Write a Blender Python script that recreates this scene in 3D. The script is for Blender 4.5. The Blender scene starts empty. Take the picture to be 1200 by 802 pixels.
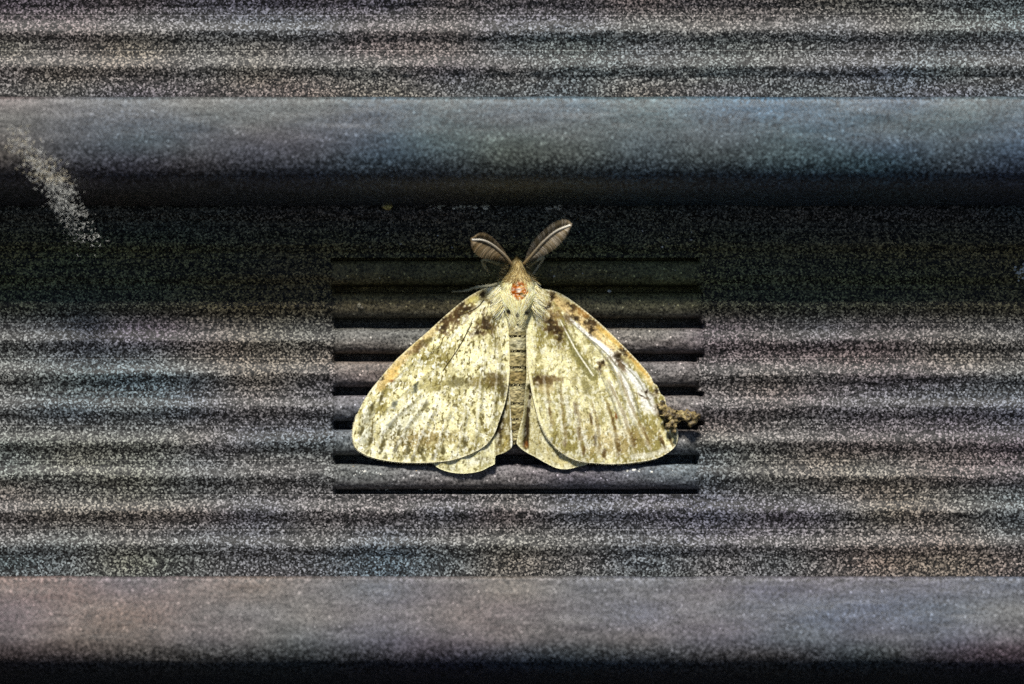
import bpy, math, random
import numpy as np
from mathutils import Vector

# ------------------------------------------------------------------ camera, sky, sun, exposure
sc = bpy.context.scene
COL = sc.collection
DIST = 350.0                                     # mm from lens to the face of the ribs
MM = 0.001

cam_data = bpy.data.cameras.new('camera')
cam = bpy.data.objects.new('camera', cam_data)
COL.objects.link(cam)
cam.location = (0, -DIST * MM, 0)
cam.rotation_euler = (math.radians(90), 0, 0)
cam_data.sensor_width = 36
cam_data.lens = 105.0
cam_data.clip_start = 0.01
cam_data.clip_end = 50
cam_data.dof.use_dof = True
cam_data.dof.focus_distance = (DIST - 2.5) * MM
cam_data.dof.aperture_fstop = 11
sc.camera = cam

SUN_EL, SUN_AZ = math.radians(52), math.radians(-8)     # azimuth measured from the wall's outward normal
world = bpy.data.worlds.new('World')
sc.world = world
world.use_nodes = True
wn = world.node_tree.nodes
sky = wn.new('ShaderNodeTexSky')
sky.sky_type = 'NISHITA'
sky.sun_disc = False
sky.sun_elevation = SUN_EL
sky.sun_rotation = math.radians(180) + SUN_AZ
sky.air_density = .4
sky.dust_density = .2
wn['Background'].inputs['Strength'].default_value = 0.05
world.node_tree.links.new(sky.outputs[0], wn['Background'].inputs[0])

sun_data = bpy.data.lights.new('sun', 'SUN')
sun_data.energy = 5.0
sun_data.angle = math.radians(9)
sun_data.color = (1.0, 0.965, 0.90)
sun = bpy.data.objects.new('sun', sun_data)
COL.objects.link(sun)
sd = Vector((math.sin(SUN_AZ) * math.cos(SUN_EL), -math.cos(SUN_AZ) * math.cos(SUN_EL), math.sin(SUN_EL)))
sun.rotation_euler = sd.to_track_quat('Z', 'Y').to_euler()
sun.location = sd * 2

sc.render.engine = 'CYCLES'
sc.cycles.use_denoising = False
sc.cycles.max_bounces = 6
sc.view_settings.view_transform = 'Standard'
sc.view_settings.look = 'None'
sc.view_settings.gamma = 1
sc.view_settings.use_curve_mapping = False
sc.view_settings.exposure = 0.3

rng = np.random.default_rng(7)
random.seed(7)

# ------------------------------------------------------------------ helpers
def W(px, py, d):
    """photo position (1200 wide) at d mm in front of the rib faces -> metres"""
    px = np.asarray(px, float); py = np.asarray(py, float); d = np.asarray(d, float)
    s = (DIST - d) / DIST
    return np.stack([(px - 600) * .1 * s, -d + 0 * px, (401 - py) * .1 * s], -1) * MM

_lat = {}
def vnoise(x, y, seed):
    if seed not in _lat:
        _lat[seed] = np.random.default_rng(1000 + seed).random((256, 256))
    L = _lat[seed]
    xi = np.floor(x).astype(int); yi = np.floor(y).astype(int)
    fx = x - xi; fy = y - yi
    fx = fx * fx * (3 - 2 * fx); fy = fy * fy * (3 - 2 * fy)
    a = L[xi % 256, yi % 256]; b = L[(xi + 1) % 256, yi % 256]
    c = L[xi % 256, (yi + 1) % 256]; e = L[(xi + 1) % 256, (yi + 1) % 256]
    return (a * (1 - fx) + b * fx) * (1 - fy) + (c * (1 - fx) + e * fx) * fy

def fbm(x, y, seed, n=3):
    t = 0; w = 1; s = 0
    for k in range(n):
        t = t + w * vnoise(x * 2 ** k, y * 2 ** k, seed + k); s += w; w *= .55
    return t / s

def sstep(a, b, x):
    t = np.clip((x - a) / (b - a), 0, 1)
    return t * t * (3 - 2 * t)

def lin(c):
    c = np.asarray(c, float) / 255
    return np.where(c <= .04045, c / 12.92, ((c + .055) / 1.055) ** 2.4)

def spline(pts, n, closed=False):
    """Catmull-Rom through pts, n samples evenly spaced by length"""
    P = np.asarray(pts, float)
    out = []
    m = len(P)
    segs = m if closed else m - 1
    for i in range(segs):
        if closed:
            p0, p1, p2, p3 = P[(i - 1) % m], P[i], P[(i + 1) % m], P[(i + 2) % m]
        else:
            p0, p1, p2, p3 = P[max(i - 1, 0)], P[i], P[i + 1], P[min(i + 2, m - 1)]
        # centripetal-like: limit tangents by the shorter neighbour
        l1 = np.linalg.norm(p2 - p1) + 1e-9
        t1 = (p2 - p0) / (np.linalg.norm(p2 - p1) + np.linalg.norm(p1 - p0) + 1e-9) * l1
        t2 = (p3 - p1) / (np.linalg.norm(p3 - p2) + np.linalg.norm(p2 - p1) + 1e-9) * l1
        for t in np.linspace(0, 1, 24, endpoint=False):
            h1 = 2 * t ** 3 - 3 * t ** 2 + 1; h2 = t ** 3 - 2 * t ** 2 + t
            h3 = -2 * t ** 3 + 3 * t ** 2; h4 = t ** 3 - t ** 2
            out.append(h1 * p1 + h2 * t1 + h3 * p2 + h4 * t2)
    if not closed:
        out.append(P[-1])
    out = np.array(out)
    if closed:
        out = np.vstack([out, out[:1]])
    L = np.concatenate([[0], np.cumsum(np.linalg.norm(np.diff(out, axis=0), axis=1))])
    s = np.linspace(0, L[-1], n, endpoint=not closed)
    return np.stack([np.interp(s, L, out[:, k]) for k in range(out.shape[1])], -1)

def make_mesh(name, V, F, mat, parent=None, origin=(0, 0, 0), color=None, attrs=None, smooth=True, label=None):
    me = bpy.data.meshes.new(name)
    V = np.asarray(V, float) - np.asarray(origin, float)
    if isinstance(F, np.ndarray):
        k = F.shape[1]
        me.vertices.add(len(V)); me.vertices.foreach_set('co', V.ravel())
        me.loops.add(F.size); me.loops.foreach_set('vertex_index', F.ravel().astype(np.int32))
        me.polygons.add(len(F)); me.polygons.foreach_set('loop_start', np.arange(0, F.size, k, dtype=np.int32))
        me.update(calc_edges=True); me.validate()
    else:
        me.from_pydata([tuple(v) for v in V], [], F)
    if smooth:
        me.polygons.foreach_set('use_smooth', [True] * len(me.polygons))
    if color is not None:
        a = me.color_attributes.new('pigment', 'FLOAT_COLOR', 'POINT')
        c = np.ones((len(V), 4)); c[:, :3] = np.clip(color, 0, 1)
        a.data.foreach_set('color', c.ravel())
    for k, v in (attrs or {}).items():
        a = me.attributes.new(k, 'FLOAT', 'POINT')
        a.data.foreach_set('value', np.asarray(v, float).ravel())
    me.materials.append(mat)
    o = bpy.data.objects.new(name, me)
    COL.objects.link(o)
    if parent is not None:
        o.parent = parent
    else:
        o.location = origin
    if label:
        o['label'] = label
    return o

def empty(name, loc, label, cat, group=None):
    o = bpy.data.objects.new(name, None)
    o.empty_display_size = .005
    o.location = loc
    COL.objects.link(o)
    o['label'] = label; o['category'] = cat
    if group: o['group'] = group
    return o

def grid_faces(nu, nv, wrap_u=False):
    """vertex index = u*nv + v"""
    uu = np.arange(nu if wrap_u else nu - 1)
    a = uu[:, None] * nv + np.arange(nv - 1)[None]
    b = ((uu + 1) % nu)[:, None] * nv + np.arange(nv - 1)[None]
    return np.stack([a, b, b + 1, a + 1], -1).reshape(-1, 4)

# ------------------------------------------------------------------ materials
def new_mat(name):
    m = bpy.data.materials.new(name); m.use_nodes = True
    nt = m.node_tree
    return m, nt, nt.nodes['Principled BSDF']

def N(nt, kind, **kw):
    n = nt.nodes.new(kind)
    for k, v in kw.items():
        setattr(n, k, v)
    return n

def math_node(nt, op, a, b=None, clamp=False):
    n = N(nt, 'ShaderNodeMath', operation=op, use_clamp=clamp)
    for i, v in enumerate((a, b)):
        if v is None: continue
        if isinstance(v, (int, float)): n.inputs[i].default_value = v
        else: nt.links.new(v, n.inputs[i])
    return n.outputs[0]

def scale_col(nt, col, fac):
    n = N(nt, 'ShaderNodeVectorMath', operation='SCALE')
    nt.links.new(col, n.inputs[0])
    nt.links.new(fac, n.inputs['Scale'])
    return n.outputs[0]

def speckled_material(name, rough=.55, spec=.35):
    """moulded dark board: tint from the piece, image noise imitated as grit where the 'grit' attribute says so"""
    m, nt, b = new_mat(name)
    tc = N(nt, 'ShaderNodeTexCoord')
    tint = N(nt, 'ShaderNodeAttribute', attribute_name='pigment')
    speckle = N(nt, 'ShaderNodeAttribute', attribute_name='speckle')
    vo = N(nt, 'ShaderNodeTexVoronoi'); vo.inputs['Scale'].default_value = 5800
    nt.links.new(tc.outputs['Object'], vo.inputs['Vector'])
    sep = N(nt, 'ShaderNodeSeparateColor')
    nt.links.new(vo.outputs['Color'], sep.inputs[0])
    # speckle imitating image noise: mostly dark, some pale
    g = math_node(nt, 'POWER', sep.outputs[0], 3.4)
    g = math_node(nt, 'MULTIPLY', g, 4.7)
    g = math_node(nt, 'ADD', g, .015)
    # fine mottling of the moulded surface
    nz = N(nt, 'ShaderNodeTexNoise'); nz.inputs['Scale'].default_value = 3400; nz.inputs['Detail'].default_value = 5
    nz.inputs['Roughness'].default_value = .75
    nt.links.new(tc.outputs['Object'], nz.inputs['Vector'])
    c = math_node(nt, 'SUBTRACT', nz.outputs[0], .5)
    c = math_node(nt, 'MULTIPLY', c, 8.5)
    c = math_node(nt, 'ADD', c, 1.0)
    c = math_node(nt, 'MAXIMUM', c, .15)
    big = N(nt, 'ShaderNodeTexNoise'); big.inputs['Scale'].default_value = 420; big.inputs['Detail'].default_value = 4
    nt.links.new(tc.outputs['Object'], big.inputs['Vector'])
    bb = math_node(nt, 'MULTIPLY', big.outputs[0], 1.6)
    bb = math_node(nt, 'ADD', bb, .2)
    c = math_node(nt, 'MULTIPLY', c, bb)
    # sparse pale specks in the unspeckled zone
    v2 = N(nt, 'ShaderNodeTexVoronoi'); v2.inputs['Scale'].default_value = 3300
    nt.links.new(tc.outputs['Object'], v2.inputs['Vector'])
    s2 = N(nt, 'ShaderNodeSeparateColor'); nt.links.new(v2.outputs['Color'], s2.inputs[0])
    sp = math_node(nt, 'GREATER_THAN', s2.outputs[1], .965)
    near = math_node(nt, 'LESS_THAN', v2.outputs['Distance'], .38)
    sp = math_node(nt, 'MULTIPLY', sp, near)
    sp = math_node(nt, 'MULTIPLY', sp, 3.5)
    c = math_node(nt, 'ADD', c, sp)
    mix = N(nt, 'ShaderNodeMix', data_type='FLOAT')
    nt.links.new(speckle.outputs['Fac'], mix.inputs[0])
    nt.links.new(c, mix.inputs[2]); nt.links.new(g, mix.inputs[3])
    nt.links.new(scale_col(nt, tint.outputs['Color'], mix.outputs[0]), b.inputs['Base Color'])
    b.inputs['Roughness'].default_value = rough
    b.inputs['Specular IOR Level'].default_value = spec
    bp = N(nt, 'ShaderNodeBump'); bp.inputs['Distance'].default_value = .00012; bp.inputs['Strength'].default_value = .55
    nt.links.new(nz.outputs[0], bp.inputs['Height'])
    nt.links.new(bp.outputs[0], b.inputs['Normal'])
    return m

def pigment_material(name, rough=.7, spec=.3, grain=0.0, grain_scale=5000, bump=0.0, rough_attr=None, sheen=0, transl=0, var=2.5):
    m, nt, b = new_mat(name)
    at = N(nt, 'ShaderNodeAttribute', attribute_name='pigment')
    col = at.outputs['Color']
    if grain:
        tc = N(nt, 'ShaderNodeTexCoord')
        nz = N(nt, 'ShaderNodeTexNoise'); nz.inputs['Scale'].default_value = grain_scale
        nz.inputs['Detail'].default_value = 3
        nt.links.new(tc.outputs['Object'], nz.inputs['Vector'])
        f = math_node(nt, 'SUBTRACT', nz.outputs[0], .5)
        f = math_node(nt, 'MULTIPLY', f, grain * var)
        f = math_node(nt, 'ADD', f, 1.0)
        f = math_node(nt, 'MAXIMUM', f, .1)
        col = scale_col(nt, col, f)
        if bump:
            bp = N(nt, 'ShaderNodeBump'); bp.inputs['Distance'].default_value = .0001; bp.inputs['Strength'].default_value = bump
            nt.links.new(nz.outputs[0], bp.inputs['Height'])
            nt.links.new(bp.outputs[0], b.inputs['Normal'])
    nt.links.new(col, b.inputs['Base Color'])
    b.inputs['Roughness'].default_value = rough
    b.inputs['Specular IOR Level'].default_value = spec
    if rough_attr:
        ra = N(nt, 'ShaderNodeAttribute', attribute_name=rough_attr)
        nt.links.new(ra.outputs['Fac'], b.inputs['Roughness'])
    if sheen:
        b.inputs['Sheen Weight'].default_value = sheen
    return m

M_RIB = speckled_material('speckled_board')
M_LEDGE = speckled_material('ledge_plastic', rough=.42, spec=.5)
M_WING = pigment_material('wing_scales', rough=.55, spec=.12, grain=.5, grain_scale=5200, bump=.35, rough_attr='rough')
M_BODY = pigment_material('body_scales', rough=.6, spec=.22, grain=.45, grain_scale=3600, bump=.25, rough_attr='rough')
M_HAIR = pigment_material('moth_hair', rough=.6, spec=.3)
M_GRIT = pigment_material('grit_crumbs', rough=.6, spec=.4, grain=.5, grain_scale=4000)
M_EYE, _nt, _b = new_mat('eye_black')
_b.inputs['Base Color'].default_value = (.012, .009, .006, 1); _b.inputs['Roughness'].default_value = .2
M_CRUST, _nt, _b = new_mat('crust')
_tc = N(_nt, 'ShaderNodeTexCoord'); _nz = N(_nt, 'ShaderNodeTexNoise'); _nz.inputs['Scale'].default_value = 1500; _nz.inputs['Detail'].default_value = 5; _nz.inputs['Roughness'].default_value = .7
_nt.links.new(_tc.outputs['Object'], _nz.inputs['Vector'])
_cr = N(_nt, 'ShaderNodeValToRGB'); _nt.links.new(_nz.outputs[0], _cr.inputs[0])
_e = _cr.color_ramp.elements
_e[0].position = .36; _e[0].color = (.020, .013, .006, 1); _e[1].position = .72; _e[1].color = (.62, .55, .33, 1)
for _p, _c in ((.46, (.075, .052, .02, 1)), (.54, (.22, .16, .06, 1)), (.62, (.36, .28, .11, 1))):
    _x = _e.new(_p); _x.color = _c
_nt.links.new(_cr.outputs[0], _b.inputs['Base Color']); _b.inputs['Roughness'].default_value = .5
_bp = N(_nt, 'ShaderNodeBump'); _bp.inputs['Distance'].default_value = .0002; _nt.links.new(_nz.outputs[0], _bp.inputs['Height']); _nt.links.new(_bp.outputs[0], _b.inputs['Normal'])

# ------------------------------------------------------------------ ribbed board
board = empty('ribbed_board', (0, .008, 0), 'dark grey board with horizontal ribs and two smooth overhanging ledges behind the moth', 'board')
B0 = np.array((0, .008, 0))
X0, X1 = -260, 1460
XL, XR = 395, 816                                   # crisp stretch; outside it ribs flattened and speckled to imitate image blur and noise

def tint_at(px, py, seed):
    """low, wide drifts of colour in the plastic and its dust film"""
    a = fbm(px / 150, py / 60 + 9, 40 + seed, 2); b = fbm(px / 170 + 5, py / 55, 50 + seed, 2)
    t = np.ones(px.shape + (3,))
    wob = (a - .5)[..., None]; wob2 = (b - .5)[..., None]
    t = t * (1 + wob * np.array([.60, .25, -.3]) + wob2 * np.array([-.2, .26, .14]))
    return t

def rib(lo, c, hi, crisp):
    K = 40
    xs = np.unique(np.concatenate([np.linspace(X0, X1, 90), np.linspace(XL - 18, XL + 18, 19), np.linspace(XR - 18, XR + 18, 19),
                                   np.linspace(XL, XR, 110)]))
    hw = 15.0
    top, bot = lo - c, hi - c
    cr = spline([(top, -4.5), (-hw - .4, -4.5), (-hw, -1.0), (-hw + 1.6, -.25), (-7, .1), (0, .2), (6, .1), (11, -.22), (13.4, -.7), (hw - .1, -1.7), (hw + .3, -4.5), (bot, -4.5)], K)
    so = spline([(top, -.42), (-13, -.36), (-6.5, -.13), (-1, .04), (3, .0), (8, -.18), (12.5, -.36), (bot, -.42)], K)  # flattened profile standing in for image blur
    # resample both with the same tops so that rows correspond
    ls = 12 * (rng.random(2) - .5)
    e0 = XL + 8 * (rng.random() - .5); e1 = XR + 8 * (rng.random() - .5)
    soft = np.ones(len(xs))
    if crisp:
        soft = 1 - sstep(e0 - 7, e0 + 3, xs) * (1 - sstep(e1 - 3, e1 + 7, xs))
    Y = c + cr[None, :, 0] * (1 - soft[:, None]) + so[None, :, 0] * soft[:, None]
    D = cr[None, :, 1] * (1 - soft[:, None]) + so[None, :, 1] * soft[:, None]
    PX = np.repeat(xs[:, None], K, 1)
    # hand-worn irregularity
    inner = np.sin(np.linspace(0, math.pi, K))[None]
    Y = Y + inner * (1.6 * (fbm(PX / 38, PX * 0 + c, 3, 3) - .5)) * 1.2
    D = D + inner * (fbm(PX / 11, Y / 7, 6, 3) - .5) * .35
    front = W(PX, Y, D).reshape(-1, 3)
    tint = tint_at(PX, Y, 1)
    base = np.array([.076, .074, .073]) * (1.46 - .48 * soft[:, None, None])
    shade_tint = 1 + (sstep(240, 300, Y) * (1 - sstep(345, 385, Y)))[..., None] * np.array([.32, .26, -.38])  # olive cast of the shade below the ledge, painted into the rib colour
    colr = (tint * base * shade_tint).reshape(-1, 3)
    g = np.repeat((soft * .92 + .06)[:, None], K, 1).ravel()  # speckle amount, standing in for image noise outside the crisp stretch
    nu, nv = len(xs), K
    F = grid_faces(nu, nv)
    # sides and back so the strip is a solid piece
    back = W(PX[:, [0, -1]], Y[:, [0, -1]], np.full((nu, 2), -6.0)).reshape(-1, 3)
    V = np.vstack([front, back]); off = nu * nv
    i = np.arange(nu - 1)
    f1 = np.stack([i * nv, off + i * 2, off + (i + 1) * 2, (i + 1) * nv], -1)
    f2 = np.stack([i * nv + nv - 1, (i + 1) * nv + nv - 1, off + (i + 1) * 2 + 1, off + i * 2 + 1], -1)
    f3 = np.stack([off + i * 2, off + i * 2 + 1, off + (i + 1) * 2 + 1, off + (i + 1) * 2], -1)
    colr = np.vstack([colr, np.tile(base[:1].reshape(-1, 3)[:1], (len(back), 1))])
    g = np.concatenate([g, np.ones(len(back))])
    make_mesh('rib', V, np.vstack([F, f1, f2, f3]), M_RIB, board, B0, colr, {'speckle': g})

mid_c = [248, 284, 321, 358.5, 400, 439, 479, 519, 559, 600, 641]
mid_b = [229, 266, 302.5, 339.5, 379, 419.5, 459, 499, 539, 579.5, 620.5, 676.6]
PER = 562
def rib_group(shift, first, last, crisp):
    for i in range(first, last):
        rib(mid_b[i] + shift, mid_c[i] + shift, mid_b[i + 1] + shift, crisp and 300 < mid_c[i] < 580)
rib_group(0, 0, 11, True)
rib_group(-PER, 6, 11, False)
rib_group(PER, 0, 5, False)

def ledge(top, turn, tints):
    """overhanging smooth nosing; turn lists how far the face leans up (+) or down (-), in degrees, at each px below its top edge"""
    yy = np.arange(0, 130, 1.0)
    phi = np.radians(np.interp(yy, [q[0] for q in turn], [q[1] for q in turn]))
    dd = 13.2 + np.concatenate([[0], np.cumsum(np.tan(phi[:-1]) * .1)])
    keep = dd > -5.0
    pr = [(0, -5.8), (0, 6), (0, 11.8), (.8, 12.7)] + [(y + 2.5, d) for y, d, k in zip(yy, dd, keep) if k] 
    last = pr[-1]
    pr = np.array(pr + [(last[0] + .6, -5.8)])
    xs = np.linspace(X0, X1, 150)
    PX = np.repeat(xs[:, None], len(pr), 1)
    Y = top + pr[None, :, 0] + 1.6 * (fbm(PX / 60, PX * 0 + top, 12, 3) - .5)
    D = np.repeat(pr[None, :, 1], len(xs), 0) + .12 * (fbm(PX / 25, Y / 12, 15, 3) - .5)
    V = W(PX, Y, D).reshape(-1, 3)
    t = tint_at(PX, Y, 2)
    base = np.zeros(PX.shape + (3,))
    for k in range(3):
        base[..., k] = np.interp(PX, [q[0] for q in tints], [q[1][k] for q in tints])
    colr = (base * t).reshape(-1, 3)
    g = .24 + .6 * sstep(45, 92, Y - top) * (1 if top < 400 else sstep(66, 100, Y - top)) + .7 * (1 - sstep(0, 10, Y - top))  # imitated image noise, denser at the top edge and dark underside
    nu, nv = len(xs), len(pr)
    i = np.arange(nu - 1)
    F = np.vstack([grid_faces(nu, nv), np.stack([i * nv + nv - 1, (i + 1) * nv + nv - 1, (i + 1) * nv, i * nv], -1)])
    make_mesh('ledge', V, F, M_LEDGE, board, B0, colr, {'speckle': np.clip(g, 0, .9)})

ledge(114, [(0, 16), (8, 11), (25, 6), (45, 2), (66, -13), (86, -34), (100, -56), (110, -76), (130, -88)], [(0, (.060, .063, .072)), (500, (.062, .071, .077)), (900, (.048, .080, .102)), (1200, (.049, .067, .090))])  # bluish sky reflection painted into the upper ledge's tints
ledge(676, [(0, 14), (8, 12), (40, 12), (68, 8), (82, -14), (98, -40), (108, -62), (116, -78), (130, -88)], [(0, (.088, .072, .068)), (300, (.085, .073, .075)), (600, (.078, .072, .079)), (1200, (.074, .072, .088))])
# flat sheet the strips are fixed to
pv = []
for (px, py, d) in [(X0, -230, -6.3), (X1, -230, -6.3), (X1, 1010, -6.3), (X0, 1010, -6.3), (X0, -230, -9), (X1, -230, -9), (X1, 1010, -9), (X0, 1010, -9)]:
    pv.append(W(px, py, d))
make_mesh('backing_sheet', np.array(pv), np.array([[0, 3, 2, 1], [4, 5, 6, 7], [0, 1, 5, 4], [1, 2, 6, 5], [2, 3, 7, 6], [3, 0, 4, 7]]), M_RIB, board, B0,
          np.full((8, 3), .05), {'speckle': np.ones(8)}, smooth=False)

# ------------------------------------------------------------------ the moth
R0 = W(604, 430, 0.0)
moth = empty('moth', tuple(R0), 'pale cream and olive moth with spread wings and feathery antennae resting on the ribs', 'moth')

CREAM = lin((254, 246, 192)); OLIVE = lin((150, 139, 80)); DKOL = lin((78, 70, 32)); BROWN = lin((84, 62, 34))
DARK = lin((44, 34, 20)); ORANGE = lin((226, 182, 104)); WHITE = lin((253, 252, 244)); GREY = lin((176, 178, 166)); DGREY = lin((84, 88, 74))
TAN = lin((205, 186, 130)); RUST = lin((130, 78, 38))

def seg_dist(px, py, pts):
    """distance to a polyline and position 0..1 along it"""
    P = np.asarray(pts, float)
    best = np.full(px.shape, 1e9); tt = np.zeros(px.shape)
    n = len(P) - 1
    for i in range(n):
        a, b = P[i], P[i + 1]
        v = b - a; l2 = (v ** 2).sum() + 1e-9
        t = np.clip(((px - a[0]) * v[0] + (py - a[1]) * v[1]) / l2, 0, 1)
        dd = np.hypot(px - a[0] - t * v[0], py - a[1] - t * v[1])
        m = dd < best
        best = np.where(m, dd, best); tt = np.where(m, (i + t) / n, tt)
    return best, tt

class Paint:
    def __init__(s, px, py, seed):
        s.px, s.py, s.seed = px, py, seed
        s.c = np.zeros(px.shape + (3,)); s.rough = np.full(px.shape, .6)
        s.ed = (fbm(px / 3.2, py / 3.2, seed + 60, 3) - .5)      # ragged edges
    def mix(s, col, a):
        a = np.clip(a, 0, 1)[..., None]
        s.c = (np.sqrt(s.c) * (1 - a) + np.sqrt(np.asarray(col)) * a) ** 2
    def blob(s, x, y, rx, ry, col, a=1, rot=0, rag=1.3):
        r = math.radians(rot); dx, dy = s.px - x, s.py - y
        u = (dx * math.cos(r) + dy * math.sin(r)) / rx; v = (-dx * math.sin(r) + dy * math.cos(r)) / ry
        q = np.sqrt(u * u + v * v) + s.ed * rag
        s.mix(col, a * (1 - sstep(.3, 1.35, q)))
    def stroke(s, pts, w0, w1, col, a=1, rag=.9, fade=0):
        d, t = seg_dist(s.px, s.py, spline(pts, 14) if len(pts) > 2 else pts)
        w = w0 + (w1 - w0) * t
        q = d / w + s.ed * rag
        al = a * (1 - sstep(.4, 1.3, q))
        if fade: al = al * sstep(0, fade, t) * (1 - sstep(1 - fade, 1, t))
        s.mix(col, al)
        return d, t

def fan(outline, n, rings, hfun, cen, back_drop=.09):
    """dense sheet inside an outline (star-shaped round cen) with a thin edge and an underside"""
    O = spline(outline, n, closed=True)
    O = O + (rng.random(O.shape) - .5) * .25
    r = np.linspace(0, 1, rings + 1)[1:] ** .8
    PX = cen[0] + (O[:, 0] - cen[0])[:, None] * r[None]; PY = cen[1] + (O[:, 1] - cen[1])[:, None] * r[None]
    return O, PX, PY

def build_wing(name, outline, cen, n, rings, hfun, pfun, label=None, thick=.07, flat_back=False):
    O, PX, PY = fan(outline, n, rings, hfun, cen)
    fx = np.append(PX.ravel(), cen[0]); fy = np.append(PY.ravel(), cen[1])
    H = hfun(fx, fy)
    edge = np.append(np.repeat(np.linspace(0, 1, rings + 1)[None, 1:] ** .8, n, 0).ravel(), 0)
    col, rough = pfun(fx, fy, O)
    V = W(fx, fy, H)
    F = grid_faces(n, rings, wrap_u=True)
    ci = n * rings
    i = np.arange(n); j = (i + 1) % n
    tri = np.stack([np.full(n, ci), j * rings, i * rings, np.full(n, ci)], -1)[:, :3]
    # underside: coarser
    rb = np.array([1.0, .985, .8, .55, .3, .12])
    bx = cen[0] + (O[:, 0] - cen[0])[:, None] * rb[None]; by = cen[1] + (O[:, 1] - cen[1])[:, None] * rb[None]
    hb = hfun(bx.ravel(), by.ravel()).reshape(bx.shape) - thick - .34 * (1 - rb[None] ** 8)
    hb = np.maximum(hb, .03)
    if flat_back: hb[:, 2:] = .03; hb[:, 1] = np.minimum(hb[:, 1], .05)
    VB = W(bx, by, hb).reshape(-1, 3)
    off = len(V)
    FB = grid_faces(n, len(rb), wrap_u=True)[:, ::1] + off
    rim = np.stack([i * rings + rings - 1, off + i * len(rb), off + j * len(rb), j * rings + rings - 1], -1)
    Vall = np.vstack([V, VB])
    cb = np.repeat(col[(i * rings + rings - 1)], len(rb), 0)
    col = np.vstack([col, cb]); rough = np.concatenate([rough, np.full(len(VB), .7)])
    quads = np.vstack([F, FB[:, ::-1], rim])
    faces = quads
    me_f = faces
    o = make_mesh(name, Vall, me_f, M_WING, moth, R0, col, {'rough': rough}, label=label)
    # close the tiny hole at the fan's centre
    import bmesh
    bm = bmesh.new(); bm.from_mesh(o.data); bm.verts.ensure_lookup_table()
    for a in range(n):
        try:
            f = bm.faces.new((bm.verts[ci], bm.verts[int(i[a] * rings)], bm.verts[int(j[a] * rings)])); f.smooth = True
        except ValueError:
            pass
    bm.normal_update(); bm.to_mesh(o.data); bm.free()
    return o, O

def h_base(px, py):
    a = np.clip(np.abs(px - 605) / 195, 0, 1); v = np.clip((py - 335) / 210, 0, 1.05)
    h = (.45 + 2.75 * (1 - a) ** 1.15) * (1 - .58 * v) + .7 * (1 - a) ** 2 * (1 - v) ** 2
    return h + .55 * np.sin(np.clip(a * math.pi, 0, math.pi)) * np.sin(np.clip(v, 0, 1) * math.pi) + .12

# ---- veins: curved rays from the cell to the margin
LV = [spline(p, 20) for p in [
    [(566, 356), (520, 400), (470, 436), (424, 486)], [(553, 379), (516, 424), (462, 470), (418, 518)], [(519, 435), (486, 468), (452, 500), (433, 534)],
    [(519, 435), (496, 474), (470, 508), (456, 540)], [(524, 440), (508, 480), (490, 515), (481, 542)], [(534, 445), (525, 485), (513, 518), (508, 541)],
    [(546, 448), (545, 485), (538, 515), (534, 538)], [(574, 360), (565, 420), (560, 480), (557, 528)], [(580, 360), (584, 420), (579, 470), (573, 516)]]]
RV = [spline(p, 20) for p in [
    [(645, 352), (690, 385), (735, 425), (778, 478)], [(650, 358), (687, 392), (720, 424), (745, 470), (762, 500), (786, 528)],
    [(661, 368), (700, 402), (724, 440), (742, 490), (768, 537)], [(656, 375), (678, 412), (712, 446), (730, 495), (746, 541)],
    [(676, 412), (698, 448), (715, 495), (723, 543)], [(676, 412), (686, 455), (697, 500), (701, 542)], [(662, 410), (670, 455), (676, 500), (681, 540)],
    [(640, 380), (650, 430), (656, 480), (662, 530)], [(628, 380), (636, 430), (640, 470), (646, 512)]]]

def ridges(px, py, veins, amp, w, broad):
    z = np.zeros(px.shape); z2 = np.zeros(px.shape)
    for v in veins:
        d, t = seg_dist(px, py, v)
        f = sstep(.05, .45, t)
        z = np.maximum(z, np.exp(-(d / w) ** 2) * f)
        z2 += np.exp(-(d / (w * 3)) ** 2) * f
    return amp * z + broad * (1 - np.exp(-z2))

def hL(px, py):
    return h_base(px, py) + ridges(px, py, LV, .05, 1.8, .10) + .10 * (fbm(px / 9, py / 9, 20, 2) - .5)
def hR(px, py):
    return h_base(px, py) + ridges(px, py, RV, .07, 2.0, .16) + .08 * (fbm(px / 9, py / 9, 24, 2) - .5)

OUT_L = [(583, 337), (577, 336.5), (565, 339), (546, 350), (525, 367), (503, 387), (481, 406), (462, 424), (444, 445), (431, 462), (420, 482), (414, 501), (413.5, 513), (417, 525), (430, 534),
         (453, 540), (481, 542.5), (506, 542), (531, 539), (556, 530), (571, 520), (579.5, 508), (586, 490), (592, 472), (596, 450), (598, 425), (598.5, 405), (596.5, 380), (591, 358)]
OUT_R = [(628, 338), (636, 338.5), (651, 341.5), (667, 350), (688, 366), (710, 385), (732, 407), (751, 427), (763, 442), (766, 449), (770, 452), (774, 461), (779, 466), (781, 477), (786, 486), (789, 498), (794, 503), (793.5, 519), (785, 529),
         (770, 537), (745, 542), (720, 544), (698, 543), (676, 540), (657, 530), (642, 514), (632, 494), (626, 473), (620.5, 445), (617, 413), (616.5, 392), (619, 367), (624, 350)]

def edge_dist(px, py, O):
    d = np.full(px.shape, 1e9)
    pts = O[::6]
    for q in pts:
        d = np.minimum(d, (px - q[0]) ** 2 + (py - q[1]) ** 2)
    return np.sqrt(d)

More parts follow.
